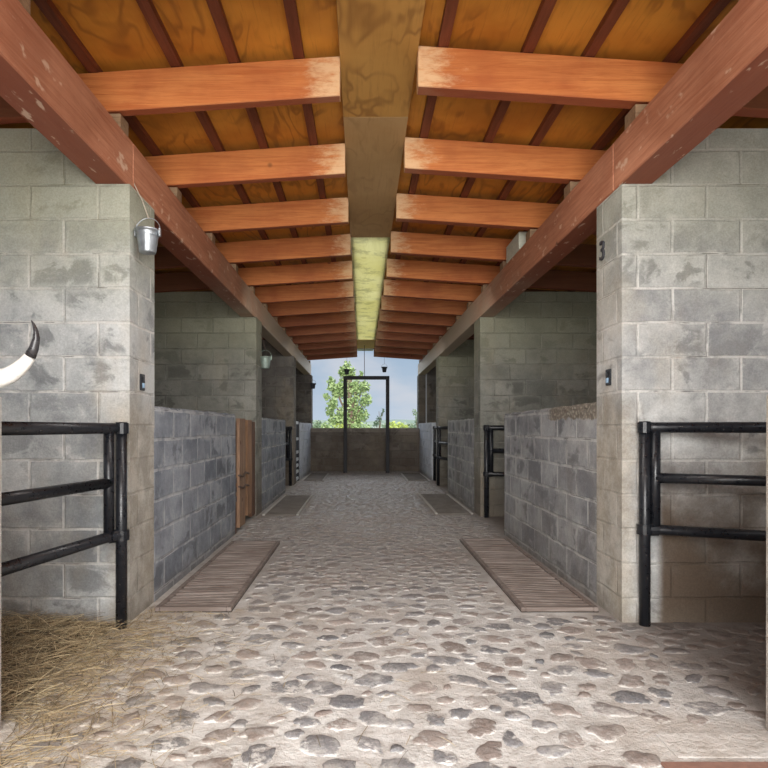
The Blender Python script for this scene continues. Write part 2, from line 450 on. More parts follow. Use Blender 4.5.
def half_wall(name, side, y0, y1, mat, h0=1.27, h1=1.27):
    s = -1 if side == 'left' else 1
    xi = XL if s < 0 else XR
    b = bmesh.new()
    n = max(2, int((y1 - y0) / .06)); w = .18
    rows = []
    for i in range(n + 1):
        y = y0 + (y1 - y0) * i / n
        hh = h0 + (h1 - h0) * i / n
        r = []
        for k, (dx, z) in enumerate([(0, 0), (0, .6), (0, hh - .015), (.015, hh), (w - .015, hh), (w, hh - .015), (w, 0)]):
            dz = noise.noise(Vector((y * 6, dx * 30, 3))) * .010 if z > 1 else 0
            ddx = noise.noise(Vector((y * 2.5, z * 2.5, 8))) * .006
            r.append(b.verts.new((xi + s * dx + ddx, y, z + dz)))
        rows.append(r)
    for a, c in zip(rows, rows[1:]):
        for k in range(6): b.faces.new((a[k], a[k + 1], c[k + 1], c[k]))
    b.faces.new(rows[0]); b.faces.new(rows[-1][::-1])
    return tag(obj(name, b, mat), kind='structure')
half_wall('wall_left_6', 'left', -.26, 2.15, pale_block, 1.255, 1.255)
half_wall('wall_left_7', 'left', 3.73, 6.13, blue_block, 1.275, 1.275)
half_wall('wall_left_8', 'left', 7.73, 10.13, blue_block)
half_wall('wall_left_9', 'left', 12.45, 15.34, skylit_block, 1.25, 1.25)
half_wall('wall_right_6', 'right', -.26, 2.15, pale_block_r, 1.265, 1.265)
half_wall('wall_right_7', 'right', 3.705, 6.1, grey_block, 1.30, 1.28)
half_wall('wall_right_8', 'right', 7.73, 10.13, grey_block, 1.26, 1.26)
half_wall('wall_right_9', 'right', 12.45, 15.34, skylit_block, 1.25, 1.25)
# back walls of the stalls
for nm, x0, x1 in (('wall_left_10', -5.4, -5.2), ('wall_right_10', 5.2, 5.4)):
    b = bmesh.new(); box(b, x0, x1, -.66, 15.74, 0, 2.25); tag(obj(nm, b, olive_block), kind='structure')
# end wall across the aisle with a rough cap
b = bmesh.new(); box(b, XL, XR, 15.12, 15.34, 0, 1.02)
tag(obj('wall_far', b, far_block), kind='structure')
b = bmesh.new(); box(b, XL - .0, XR, 15.09, 15.36, 1.02, 1.13, .012)
tag(obj('trim_1', b, block_mat('far wall cap', (.24, .21, .18), (.34, .30, .26), (.3, .27, .24), smear=.3)), kind='structure')
# concrete threshold and brick step at the right front stall
b = bmesh.new(); box(b, 1.08, 3.2, 1.965, 2.12, 0, .006, .002)
tag(obj('trim_2', b, mortar_mat), kind='structure')
b = bmesh.new(); box(b, 1.00, 2.2, 1.80, 1.93, 0, .012, .004)
tag(obj('trim_3', b, metal_mat('brick step', (.22, .12, .09), .8)), kind='structure')

# roof
RB_IN, SL = 3.02, .067      # underside of rafters at the ridge end, slope
def zl(x, base=RB_IN):       # underside height at x
    return base - SL * max(0, (-.125 - x) if x < .09 else (x - .31))
RH = .227
YS0, YS1 = -1.2, 15.75
def slope_slab(x0, x1, dz0, dz1, y0, y1):
    bb = bmesh.new()
    prism_y(bb, [(x0, zl(x0) + dz0), (x1, zl(x1) + dz0), (x1, zl(x1) + dz1), (x0, zl(x0) + dz1)], y0, y1)
    return bb
PUR = .045
tag(obj('ceiling', slope_slab(-5.9, -.13, RH + PUR, RH + PUR + .02, YS0, YS1), deck_ply), kind='structure')
tag(obj('ceiling_right', slope_slab(.315, 5.9, RH + PUR, RH + PUR + .02, YS0, YS1), deck_ply), kind='structure')
for y0_, y1_ in ((YS0, 6.28), (13.62, YS1)):
    b = bmesh.new(); box(b, -.129, .314, y0_, y1_, RB_IN + RH + PUR, RB_IN + RH + PUR + .02); tag(obj('ceiling_ridge', b, deck_ply), kind='structure')

# battens running along the roof above the rafters
ordn = ['first', 'second', 'third', 'fourth', 'fifth', 'sixth', 'seventh', 'eighth', 'ninth', 'tenth', 'eleventh', 'twelfth', 'thirteenth', 'fourteenth', 'fifteenth']
for side, xs in (('left', [-.36, -.73, -1.06, -1.53, -2.1, -2.8]), ('right', [.45, .92, 1.26, 1.72, 2.3, 3.0])):
    for i, x in enumerate(xs):
        b = bmesh.new(); box(b, x - .029, x + .029, YS0, YS1, zl(x) + RH + .003, zl(x) + RH + PUR - .001)
        tag(obj('roof_batten', b, batten_wood), 'dark red roof batten under the plywood, %s out from the ridge on the %s' % (ordn[i], side), 'batten', 'roof battens on the %s slope' % side)

# ridge plywood sheets between the rafter ends
sheets = [(-1.2, 1.35, ridge_amber, 'amber plywood ridge sheet overhead nearest the viewer, above the frame edge'),
          (1.35, 3.86, ridge_amber, 'amber plywood ridge sheet with wavy grain between the first rafters'),
          (3.86, 6.3, ridge_tan, 'brownish tan plywood ridge sheet behind the wavy amber one'),
          (6.3, 8.74, ridge_green, 'pale greenish ridge sheet right behind the tan one'),
          (8.74, 11.18, ridge_green, 'pale greenish ridge sheet, middle one of three greenish sheets'),
          (11.18, 13.6, ridge_green, 'pale greenish ridge sheet just before the small orange one'),
          (13.6, 15.1, ridge_orange, 'small bright orange ridge sheet near the far end')]
for y0, y1, mt, lb in sheets:
    b = bmesh.new(); box(b, -.1245, .3095, y0 + .004, y1 - .004, RB_IN + RH - .03, RB_IN + RH - .015)
    tag(obj('plywood_sheet', b, mt), lb, 'plywood sheet', 'plywood sheets along the ridge')
for nm, xa_ in (('trim_4', -.1245), ('trim_5', .2845)):
    b = bmesh.new(); box(b, xa_, xa_ + .025, YS0, 15.1, RB_IN + RH - .0145, RB_IN + RH + PUR + .02 - .021); tag(obj(nm, b, batten_wood), kind='structure')
b = bmesh.new(); box(b, -.12, .3, 15.12, 15.5, RB_IN + RH - .04, RB_IN + RH + PUR - .0005)
tag(obj('ridge_board', b, white_paint), 'short white board under the ridge at the far end of the roof', 'board')

# rafters
b = bmesh.new()
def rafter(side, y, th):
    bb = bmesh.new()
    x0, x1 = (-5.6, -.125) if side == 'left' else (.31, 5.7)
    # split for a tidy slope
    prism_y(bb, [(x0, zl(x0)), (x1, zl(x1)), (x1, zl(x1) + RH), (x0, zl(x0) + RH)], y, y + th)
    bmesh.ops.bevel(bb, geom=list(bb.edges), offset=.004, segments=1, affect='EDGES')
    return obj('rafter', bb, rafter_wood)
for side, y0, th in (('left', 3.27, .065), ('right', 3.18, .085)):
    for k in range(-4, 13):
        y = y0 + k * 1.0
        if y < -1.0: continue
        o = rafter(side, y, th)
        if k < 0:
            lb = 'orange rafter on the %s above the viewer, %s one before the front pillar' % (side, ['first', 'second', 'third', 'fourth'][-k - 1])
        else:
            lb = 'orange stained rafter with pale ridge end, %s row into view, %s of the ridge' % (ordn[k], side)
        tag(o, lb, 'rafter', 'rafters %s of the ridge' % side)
        # spacer block between beam and rafter
        xx = -1.46 if side == 'left' else 1.60
        b2 = bmesh.new(); box(b2, xx - .085, xx + .085, y + .005, y + th + .05, 2.842, zl(xx) - .010)
        tag(obj('spacer_block', b2, spacer_wood), 'small wooden spacer on the %s beam below the %s rafter' % (side, ordn[k] if k >= 0 else 'overhead ' + ['first', 'second', 'third', 'fourth'][-k - 1]), 'spacer block', 'spacer blocks on the %s beam' % side)

# long beams on the pillars, in lengths
segs = [(-1.1, 3.44), (3.445, 7.5), (7.505, 11.5), (11.505, 15.5)]
segname = ['nearest the viewer', 'running to the second pillar', 'running to the third pillar', 'at the far end, bleached pale']
for side, x0, x1 in (('left', -1.553, -1.37), ('right', 1.505, 1.69)):
    for (y0, y1), sn in zip(segs, segname):
        b = bmesh.new(); box(b, x0, x1, y0, y1, 2.55, 2.84, .006)
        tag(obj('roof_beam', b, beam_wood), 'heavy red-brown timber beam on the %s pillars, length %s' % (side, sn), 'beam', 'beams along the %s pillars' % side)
b = bmesh.new(); box(b, 1.50, 1.66, 5.50, 5.98, 2.842, 3.01, .004)
o = tag(obj('pale_block', b, pale_wood), 'pale greenish wood block lying on top of the right beam', 'wood block')
o.name = 'wood_block'

# ---------------------------------------------------------------- pipe gates
def pipe(name, pts, r, parent, mat=black_pipe, seg=14):
    b = bmesh.new(); tube(b, pts, r, seg); return obj(name, b, mat, parent, smooth=False if seg < 8 else True)
def gate(label, loc, hinge, stile, end, heights, group):
    """local coordinates relative to loc"""
    t = thing('pipe_gate', label, 'gate', loc, 0, group)
    px, py = hinge; sx, sy = stile; ex, ey = end
    top, mid, low = heights
    pipe('post', [(px, py, 0), (px, py, top + .035)], .031, t)
    pipe('stile', [(sx, sy, low - .02), (sx, sy, top)], .028, t)
    pipe('stile', [(ex, ey, low), (ex, ey, top)], .028, t)
    pipe('rail', [(px, py, top), (sx, sy, top), (ex, ey, top)], .031, t)
    pipe('rail', [(sx, sy, mid), (ex, ey, mid)], .029, t)
    pipe('rail', [(px, py, low), (sx, sy, low), (ex, ey, low)], .029, t)
    b = bmesh.new(); lathe(b, [(.0, -.028), (.043, -.028), (.043, .028), (0, .028)], px, py, 14)
    for v in b.verts: v.co.z += low
    d = Vector((sx - px, sy - py, 0)).normalized()
    tube(b, [(px + .0 * d.x, py, low), (px + d.x * .07, py + d.y * .07, low)], .037, 12)
    obj('hinge_clamp', b, black_pipe, t, smooth=False)
    b = bmesh.new(); lathe(b, [(.0, -.03), (.04, -.03), (.04, .03), (0, .03)], px, py, 14)
    for v in b.verts: v.co.z += top
    obj('hinge_clamp', b, black_pipe, t, smooth=False)
    return t
HG = (1.128, .825, .525)
gl = gate('black pipe gate across the left front stall with straw behind', (-1.36, 3.25, 0), (0, 0), (-.045, -.06), (-.22, -1.02), HG, 'black pipe stall gates')
gr = gate('black pipe gate swung open into the right front stall', (1.62, 3.295, 0), (0, 0), (.055, -.01), (.86, -.33), (1.133, .845, .55), 'black pipe stall gates')
g = copy_tree(gr); g.location = (1.575, 7.27, 0); g['label'] = 'black pipe gate on the right beside the second pillar'
g = copy_tree(gr); g.location = (1.49, 11.25, 0); g.rotation_euler.z = math.radians(-58); g['label'] = 'black pipe gate on the right beside the third pillar'
g = copy_tree(gr); g.location = (1.56, 12.36, 0); g.rotation_euler.z = math.radians(-60); g['label'] = 'farthest black pipe gate on the right by the pale low wall'
g = copy_tree(gl); g.location = (-1.40, 11.25, 0); g['label'] = 'black pipe gate on the left by the third pillar'

# timber gate of vertical planks, left middle
t = thing('plank_gate', 'brown gate of rough upright planks in the left opening before the second pillar', 'gate', (-1.38, 6.2, 0))
for i, (y0, y1, dx, z0, z1, mt) in enumerate([(.02, .34, .020, .05, 1.235, plank_wood), (.57, .83, -.002, .10, 1.225, plank_mid), (.87, 1.10, -.012, .04, 1.21, plank_dark)]):
    b = bmesh.new()
    n = 14; rows = []
    for k in range(n + 1):
        z = z0 + (z1 - z0) * k / n
        w1 = noise.noise(Vector((i * 3.1, z * 3, 1))) * .025; w2 = noise.noise(Vector((i * 5.7, z * 3, 6))) * .025
        rows.append([b.verts.new(p) for p in ((dx, y0 + w1, z), (dx + .035, y0 + w1 + .005, z), (dx + .035, y1 + w2, z), (dx, y1 + w2, z))])
    for a, c in zip(rows, rows[1:]):
        for k in range(4): b.faces.new((a[k], a[(k + 1) % 4], c[(k + 1) % 4], c[k]))
    b.faces.new(rows[0]); b.faces.new(rows[-1][::-1])
    obj('plank', b, mt, t)
for z in (.3, .95):
    b = bmesh.new(); box(b, -.055, -.021, .01, 1.1, z, z + .09); obj('cross_rail', b, plank_dark, t)
b = bmesh.new(); tube(b, [(.06, -.03, .62), (.07, .12, .60), (.065, .3, .63), (.06, .5, .60)], .012, 8); tube(b, [(.06, -.03, .5), (.07, .15, .47), (.065, .3, .49), (.06, .5, .46)], .010, 8)
obj('rope', b, cord_mat, t)
b = bmesh.new()
for k in range(6):
    z = .62 - k * .05
    tube(b, [(.02 + (k % 2) * .008, -.035 + .022 * math.cos(a * math.pi / 4), z + .03 * math.sin(a * math.pi / 4)) for a in range(9)], .006, 6, cap=False)
obj('chain', b, dark_metal, t)
b = bmesh.new(); box(b, -.03, .03, -.07, -.02, 0, 1.2); obj('post', b, plank_dark, t)

# pale slatted gate, left far
t = thing('slat_gate', 'dark framed gate with white horizontal slats, far left opening', 'gate', (-1.38, 11.76, 0))
for z in (.06, .21, .34, .47, .62, .90, 1.24):
    b = bmesh.new(); box(b, -.02, .02, .03, .58, z - .03, z + .03, .004); obj('slat', b, white_paint, t)
for y in (0, .60):
    b = bmesh.new(); box(b, -.03, .03, y - .03, y + .03, 0, 1.29, .004); obj('stile', b, dark_metal, t)

# ---------------------------------------------------------------- drain grates and slabs
def grate(label, x0, x1, y0, y1, skew):
    cx, cy = (x0 + x1) / 2, (y0 + y1) / 2
    t = thing('drain_grate', label, 'drain grate', (cx, cy, 0), 0, 'rusty drain grates')
    hx, hy = (x1 - x0) / 2, (y1 - y0) / 2
    b = bmesh.new(); box(b, -hx, hx, -hy, hy, .0015, .005); obj('pit_shade_plate', b, pit_black, t)  # near-black plate stands in for the shaded pit; floor has no hole
    b = bmesh.new()
    for a in (-hx, hx - .03): box(b, a, a + .03, -hy, hy, .005, .032, .003)
    for a in (-hy, hy - .03): box(b, -hx + .031, hx - .031, a, a + .03, .005, .032, .003)
    obj('frame', b, rust, t)
    n = int((y1 - y0) / .058)
    for k in range(n):
        y = -hy + .05 + k * (2 * hy - .1) / (n - 1)
        j = random.uniform(-.006, .006)
        b = bmesh.new()
        sk = skew + random.uniform(-.03, .03)
        vs = box(b, -hx + .03, hx - .03, y - .0115 + j, y + .0115 + j, .005, .027 + random.uniform(-.003, .003), .003)
        for v in b.verts: v.co.y = max(-hy + .032, min(hy - .032, v.co.y + sk * v.co.x))
        obj('bar', b, rust, t)
    return t
grate('brown slatted drain grate at the foot of the left low wall', -1.27, -.80, 3.52, 5.6, .12)
grate('brown slatted drain grate at the foot of the right low wall', .975, 1.45, 3.52, 5.72, -.12)
def slab(label, x0, x1, y0, y1):
    t = thing('cover_slab', label, 'cover slab', ((x0 + x1) / 2, (y0 + y1) / 2, 0), 0, 'grey drain cover slabs')
    hx, hy = (x1 - x0) / 2, (y1 - y0) / 2
    b = bmesh.new(); box(b, -hx, hx, -hy, hy, .002, .016, .003); obj('slab', b, slab_grey, t)
    for a in (-hx - .032, hx + .002):
        b = bmesh.new(); box(b, a, a + .03, -hy, hy, .001, .022, .003); obj('edge_strip', b, slab_edge, t)
slab('grey drain cover slab on the left past the plank gate', -1.25, -.85, 7.4, 9.5)
slab('grey drain cover slab on the right past the second pillar', .99, 1.42, 7.5, 9.7)
slab('far grey drain cover slab before the end wall, left side', -1.25, -.85, 12.3, 14.2)
slab('far grey drain cover slab before the end wall, right side', .99, 1.42, 12.3, 14.2)

# ---------------------------------------------------------------- small fittings
def bucket(label, loc, mat, sc, cord_top, cmat, group=None):
    """loc: bottom centre; cord_top: world point"""
    t = thing('bucket', label, 'bucket', loc, 0, group)
    b = bmesh.new()
    p = [(0, .0), (.047, .0), (.049, .004), (.066, .118), (.070, .128), (.076, .130), (.077, .137), (.071, .139), (.064, .118), (.045, .010), (0, .010)]
    lathe(b, [(r * sc, z * sc) for r, z in p], seg=32)
    body = obj('body', b, mat, t, smooth=True)
    b = bmesh.new(); lathe(b, [(.0655 * sc, .100 * sc), (.0675 * sc, .103 * sc), (.066 * sc, .107 * sc)], seg=32); obj('rib', b, mat, body, True)
    for s in (-1, 1):
        b = bmesh.new(); box(b, s * .074 * sc - .005, s * .074 * sc + .005, -.012, .012, .10 * sc, .15 * sc, .002)
        obj('ear', b, mat, t)
    R = .076 * sc
    arc = [(R * math.cos(math.pi * k / 16), .02 * math.sin(math.pi * k / 16), .135 * sc + .085 * sc * math.sin(math.pi * k / 16)) for k in range(17)]
    b = bmesh.new(); tube(b, arc, .0028, 8); obj('handle', b, mat, t, True)
    b = bmesh.new(); ct = Vector(cord_top) - Vector(loc)
    tube(b, [(0, .02, .217 * sc), (ct.x * .4, ct.y * .4, .217 * sc + (ct.z - .217 * sc) * .5), tuple(ct)], .0035, 6); obj('cord', b, cmat, t)
    return t
bucket('small shiny galvanised bucket hanging at the front left pillar', (-1.268, 3.40, 2.165), zinc, .97, (-1.372, 3.46, 2.60), pale_cord)
bucket('small greenish bucket hanging by the second left pillar', (-1.30, 7.72, 1.93), green_tin, 1.12, (-1.40, 7.62, 2.56), cord_mat)
bucket('small dark bucket hanging at the far end of the left beam', (-1.27, 14.9, 2.15), dark_metal, 1.0, (-1.40, 14.9, 2.56), cord_mat)
bucket('small dark hanging bucket right of the steel doorframe top', (.59, 15.15, 2.60), dark_metal, 1.0, (.59, 15.175, 2.99), cord_mat, 'dark buckets above the doorframe')
bucket('small dark hanging bucket left above the steel doorframe', (-.40, 15.15, 2.54), dark_metal, 1.0, (-.40, 15.175, 2.99), cord_mat, 'dark buckets above the doorframe')

def switch(label, x, y, z, s):
    t = thing('switch_box', label, 'switch', (x, y, z))
    b = bmesh.new(); box(b, min(0, s * .011), max(0, s * .011), -.033, .033, -.05, .05, .004); obj('plate', b, switch_black, t)
    b = bmesh.new(); box(b, min(s * .011, s * .016), max(s * .011, s * .016), -.014, .018, -.035, -.005, .002); obj('key', b, switch_blue, t)
    b = bmesh.new(); box(b, min(s * .011, s * .015), max(s * .011, s * .015), -.014, .018, .005, .035, .002); obj('key', b, switch_black, t)
switch('black switch box with blue key on the left front pillar', XL, 3.52, 1.41, 1)
switch('black switch box with blue key on the right front pillar', XR, 3.51, 1.44, -1)

cu = bpy.data.curves.new('house_number', 'FONT'); cu.body = '3'; cu.size = .17; cu.extrude = .006; cu.align_x = 'CENTER'
tmp = bpy.data.objects.new('tmp', cu); C.objects.link(tmp)
dg = bpy.context.evaluated_depsgraph_get()
me = bpy.data.meshes.new_from_object(tmp.evaluated_get(dg)); bpy.data.objects.remove(tmp)
o = bpy.data.objects.new('pillar_number', me); C.objects.link(o)
me.materials.clear(); me.materials.append(frame_metal)
o.rotation_euler = (math.pi / 2, 0, -math.pi / 2); o.location = (XR - .007, 3.60, 2.185)
tag(o, 'dark metal numeral 3 high on the right front pillar', 'number')

# horn resting on the near left low wall
t = thing('cattle_horn', 'curved white cattle horn with a black tip by the left wall', 'horn', (-1.30, 2.03, 1.255))
def px(x, y, d): return Vector(((x - 362) * d / 575 + 1.30, d - 2.03, (428 - y) * d / 575 + EYE - 1.255))
ctr = [(-60, 371, 24), (-40, 378, 22), (-20, 381, 20.5), (0, 378.5, 18.5), (10, 375, 17), (18, 369.5, 15), (25, 363, 13), (30, 356.5, 11), (34, 348, 9), (36.3, 339, 7), (36, 331, 4.8), (33.5, 324, 2.8), (31.3, 320.5, 1)]
pts = [px(x, y, 2.03) for x, y, w in ctr]; rr = [w * .5 * 2.03 / 575 for x, y, w in ctr]
b = bmesh.new(); tube(b, pts[:8], rr[:8], 20); o = obj('horn_shaft', b, horn_white, t, True)
b = bmesh.new(); tube(b, pts[7:], rr[7:], 20); o = obj('horn_tip', b, horn_black, t, True)

# ragged black streaks where the tip starts
# steel frame standing before the end wall
t = thing('steel_frame', 'tall dark steel doorframe standing before the end wall', 'frame', (.105, 14.45, 0))
xa, xb = (345.3 - 362) * 14.45 / 575 - .105, (387.6 - 362) * 14.45 / 575 - .105
for x in (xa, xb):
    b = bmesh.new(); box(b, x - .045, x + .045, -.045, .045, 0, 2.345, .006); obj('post', b, frame_metal, t)
b = bmesh.new(); box(b, xa - .045, xb + .045, -.045, .045, 2.347, 2.435, .006); obj('lintel', b, frame_metal, t)
b = bmesh.new(); tube(b, [(-.04, 0, 2.435), (-.045, 0, 3.0), (-.045, 0, 3.21)], .008, 6); obj('hanging_cord', b, cord_mat, t)
b = bmesh.new(); tube(b, [(XR + .20, 15.30, 1.2), (XR + .20, 15.30, 2.86)], .018, 8)
tag(obj('conduit_pipe', b, white_paint), 'thin pale vertical pipe on the far right wall', 'pipe')

# ---------------------------------------------------------------- straw
def straw_mat():
    m = M('dry straw'); m.pos()
    r = m.geo.outputs['Random Per Island']
    c = m.mix(m.ramp(r, 0, .6), (.10, .075, .045), (.33, .245, .135))
    c = m.mix(m.ramp(r, .6, 1.0), c, (.58, .47, .29))
    return m.out(c, .6)
def mound(x, y):
    d = max(0, (-1.35 - x)) ; e = min(1, max(0, d / .5))
    f = min(1, max(0, (3.36 - y) / .05)) 
    return .05 * e * (.6 + .5 * noise.noise(Vector((x * 2, y * 2, 0)))) * f
b = bmesh.new()
gx, gy = 50, 50
V = {}
for i in range(gx + 1):
    for j in range(gy + 1):
        x = -3.8 + 2.6 * i / gx; y = .2 + 3.13 * j / gy
        V[i, j] = b.verts.new((x, y, mound(x, y) - .004 + (noise.noise(Vector((x * 9, y * 9, 2))) * .02 if x < -1.6 else 0)))
for i in range(gx):
    for j in range(gy):
        if V[i + 1, j].co.x > -1.54 and V[i, j].co.y < 2.2: continue
        if V[i + 1, j].co.x > -1.30: continue
        b.faces.new((V[i, j], V[i + 1, j], V[i + 1, j + 1], V[i, j + 1]))
mm = M('straw bed'); P = mm.pos()
tag(obj('straw_bed', b, mm.out(mm.mix(mm.ramp(mm.noise(P, 30, 5, .7), .35, .65), (.035, .024, .014), (.15, .105, .055)), .9, mm.bump(mm.noise(P, 60, 4), .02)), smooth=True), 'matted brown straw bedding covering the left front stall floor', 'straw', kind='stuff')
b = bmesh.new()
b_in, b_out = b, bmesh.new()
def blade(x, y, z, L, w, a, tilt):
    b = b_in if x < -1.42 else b_out
    d = Vector((math.cos(a) * math.cos(tilt), math.sin(a) * math.cos(tilt), math.sin(tilt)))
    s = Vector((-math.sin(a), math.cos(a), 0)) * w
    up = Vector((0, 0, w * .9))
    if (x < -1.34 or x + d.x * L < -1.34) and y + d.y * L > 3.31: return
    if y + d.y * L < 2.2 and -1.57 < x + d.x * L < -1.31: return
    p = Vector((x, y, z)); mid = p + d * L * .5 + Vector((0, 0, random.uniform(-.004, .008))) + s * random.uniform(-3, 3); q = p + d * L
    q.z = max(q.z, .004); mid.z = max(mid.z, .005)
    vs = [[b.verts.new(c - s), b.verts.new(c + s), b.verts.new(c + up)] for c in (p, mid, q)]
    for r0, r1 in zip(vs, vs[1:]):
        for k in range(3): b.faces.new((r0[k], r0[(k + 1) % 3], r1[(k + 1) % 3], r1[k]))
cnt = 0
while cnt < 19000:
    x = random.uniform(-3.3, .3); y = random.uniform(1.5, 3.6)
    if x < -1.33 and (y > 3.30 or y < 1.2): continue
    if -1.56 < x < -1.30 and y < 2.18: continue
    if x < -1.3: p = 1
    else: p = .75 * math.exp(-((x + 1.3) / .26) ** 1.2) * (1 if y < 3.2 else .5)
    if x > -1.0: p = max(p, .006)
    if random.random() > p: continue
    z = mound(x, y) + random.uniform(.002, .03 if x < -1.35 else .008)
    blade(x, y, z, random.uniform(.05, .19) * (1 if x < -1.2 else .7), random.uniform(.0007, .0015), random.uniform(0, 6.28), random.uniform(-.12, .28) if x < -1.35 else random.uniform(-.03, .1))
    cnt += 1
sm_ = straw_mat()
tag(obj('loose_straw', b_in, sm_, uv=False), 'loose golden straw piled on the left front stall floor behind the gate', 'straw', kind='stuff')
tag(obj('scattered_straw', b_out, sm_, uv=False), 'thin golden straw spilling out of the left stall onto the cobbles', 'straw', kind='stuff')

# ---------------------------------------------------------------- outdoors
def foliage_mat(name, a, b_):
    m = M(name); m.pos()
    c = m.mix(m.geo.outputs['Random Per Island'], a, b_)
    m.b.inputs['Subsurface Weight'].default_value = 0
    m.put(m.b.inputs['Emission Color'], c); m.b.inputs['Emission Strength'].default_value = .0
    return m.out(c, .6)
leaf_light = foliage_mat('poplar leaf', (.12, .20, .06), (.46, .58, .26))
leaf_yellow = foliage_mat('yellow green leaf', (.28, .38, .06), (.60, .68, .18))
leaf_dull = foliage_mat('dull green leaf', (.10, .17, .09), (.30, .38, .22))
bark = wood_mat('bark', (.16, .12, .08), (.25, .2, .15), axis='Z')
gm = M('field grass'); P = gm.pos()
field = gm.out(gm.mix(gm.ramp(gm.noise(P, .4, 5), .35, .65), (.16, .20, .07), (.33, .34, .14)), .9)
b = bmesh.new()
bmesh.ops.create_grid(b, x_segments=1, y_segments=1, size=1)
for v in b.verts: v.co = Vector((v.co.x * 200, 16 + (v.co.y + 1) * 150, -.12))
tag(obj('field_ground', b, field), kind='structure')
b = bmesh.new()
bmesh.ops.create_grid(b, x_segments=1, y_segments=1, size=1)
for v in b.verts: v.co = Vector((v.co.x * 200, (v.co.y - 1) * 60 + 16, -.02 if False else -.06))
tag(obj('yard_ground', b, gm.m if False else M('yard dirt').out((.36, .32, .26), .95)), kind='structure')
# hills
b = bmesh.new()
n = 80; top = []; bot = []
for i in range(n + 1):
    x = -150 + 300 * i / n
    top.append(b.verts.new((x, 250, 1.1 + 2.6 + 2.2 * noise.noise(Vector((x * .03, 0, 0))) + (2.0 if x < -5 else 0)))); bot.append(b.verts.new((x, 190, -.2)))
for i in range(n): b.faces.new((bot[i], bot[i + 1], top[i + 1], top[i]))
hm = M('hazy hill'); P = hm.pos()
tag(obj('distant_hill', b, hm.out(hm.mix(hm.ramp(hm.noise(P, .12, 5), .4, .6), (.22, .30, .22), (.38, .44, .34)), .95), smooth=True), kind='structure')

def leaves(b, c, rad, n, size):
    for _ in range(n):
        d = Vector((random.gauss(0, 1), random.gauss(0, 1), random.gauss(0, 1))).normalized() * random.random() ** .45
        p = Vector(c) + Vector((d.x * rad[0], d.y * rad[1], d.z * rad[2]))
        u = Vector((random.gauss(0, 1), random.gauss(0, 1), random.gauss(0, 1))).normalized()
        w = u.orthogonal().normalized(); s = size * random.uniform(.6, 1.3)
        b.faces.new([b.verts.new(p + u * s), b.verts.new(p + w * s * .6), b.verts.new(p - u * s), b.verts.new(p - w * s * .6)])
def tree(label, base, blobs, mat, trunk_r, size, dens, name='poplar_tree', cat='tree', group=None):
    """blobs: (px x, px y, px rx, px ry) in picture-scale metres at the base's depth"""
    D = base[1]; k = D / 575
    t = thing(name, label, cat, base, 0, group)
    b = bmesh.new(); tb = bmesh.new()
    topz = 0
    for (x, y, rx, ry) in blobs:
        c = ((x - 362) * k - base[0], random.uniform(-.4, .4), (428 - y) * k + EYE - base[2])
        leaves(b, c, (rx * k, rx * k, ry * k), int(dens * rx * ry), size)
        topz = max(topz, c[2])
        tube(tb, [(0, 0, c[2] * .35), (c[0] * .5, c[1] * .5, c[2] * .7), (c[0], c[1], c[2] + ry * k * .5)], [trunk_r * .5, trunk_r * .3, trunk_r * .1], 6)
    obj('foliage', b, mat, t, uv=False)
    tube(tb, [(0, 0, 0), (0.05, 0, topz * .5), (0, 0, topz)], [trunk_r, trunk_r * .7, trunk_r * .2], 8)
    obj('trunk', tb, bark, t)
    return t
D = 54.0
tree('tall light green poplar rising beyond the end wall', ((350 - 362) * D / 575, D, -.12),
     [(347, 368, 4, 8), (342, 372, 4, 6), (352, 374, 4, 7), (361, 374, 2.5, 3.5), (331, 384, 5, 8), (336, 391, 6, 8), (327, 397, 4, 4), (333, 404, 6, 6), (330, 411, 5, 5), (345, 388, 8, 12), (356, 388, 7, 9), (365, 386, 5, 7), (366, 400, 6, 7), (352, 403, 10, 10), (360, 415, 9, 10), (343, 416, 8, 9), (334, 421, 6, 7), (352, 426, 12, 8)],
     leaf_light, .26, .165, 4.2)
D = 40.0
tree('small dark leaning tree right of the poplar', ((379 - 362) * D / 575, D, -.12), [(383, 411, 1.2, 2.5), (381.5, 415, 1.8, 3), (379, 419, 2.8, 3), (376, 424, 4, 4)], foliage_mat('dark leaf', (.03, .06, .03), (.12, .18, .10)), .06, .07, 5, 'small_tree')
tree('small green tree at the right edge of the far opening', ((418 - 362) * D / 575, D, -.12), [(415, 412, 3, 3.5), (418, 417, 4, 4), (420, 423, 5, 5)], leaf_dull, .08, .09, 3, 'small_tree')
D = 34.0
hedge = [(392, 425, 6, 4, leaf_yellow, 'yellow-green bush beyond the end wall right of the doorframe'), (402, 425, 6, 3.5, leaf_yellow, 'light green bush behind the end wall, between yellow bush and right tree'),
         (411, 426, 6, 3.5, leaf_dull, 'dull green bush just left of the small right-hand tree'), (384, 427, 5, 3.5, leaf_dull, 'low green bush under the leaning dark tree'),
         (325, 426, 5, 5, leaf_light, 'light green bush at the left foot of the poplar'), (316, 424, 6, 4.5, leaf_dull, 'dull grey-green bush at the left end of the opening'), (339, 427, 6, 4, leaf_yellow, 'yellow-green bush just left of the doorframe post'), (366, 427, 8, 4, leaf_light, 'light green bush seen inside the doorframe'),
         (306, 424, 6, 5, leaf_dull, 'dull green bush hidden by the left low wall'), (426, 425, 7, 5, leaf_dull, 'dull green bush behind the right low wall')]
for hedge_i, (x, y, rx, ry, mt, lb) in enumerate(hedge):
    tree(lb, ((x - 362) * D / 575, D + (hedge_i % 4) * 3.6, -.12), [(x, y, rx, ry), (x + 2, y + 7, rx, 8), (x - 2, y + 10, rx, 9)], mt, .05, .09, 3, 'garden_bush', 'bush', 'bushes beyond the end wall')

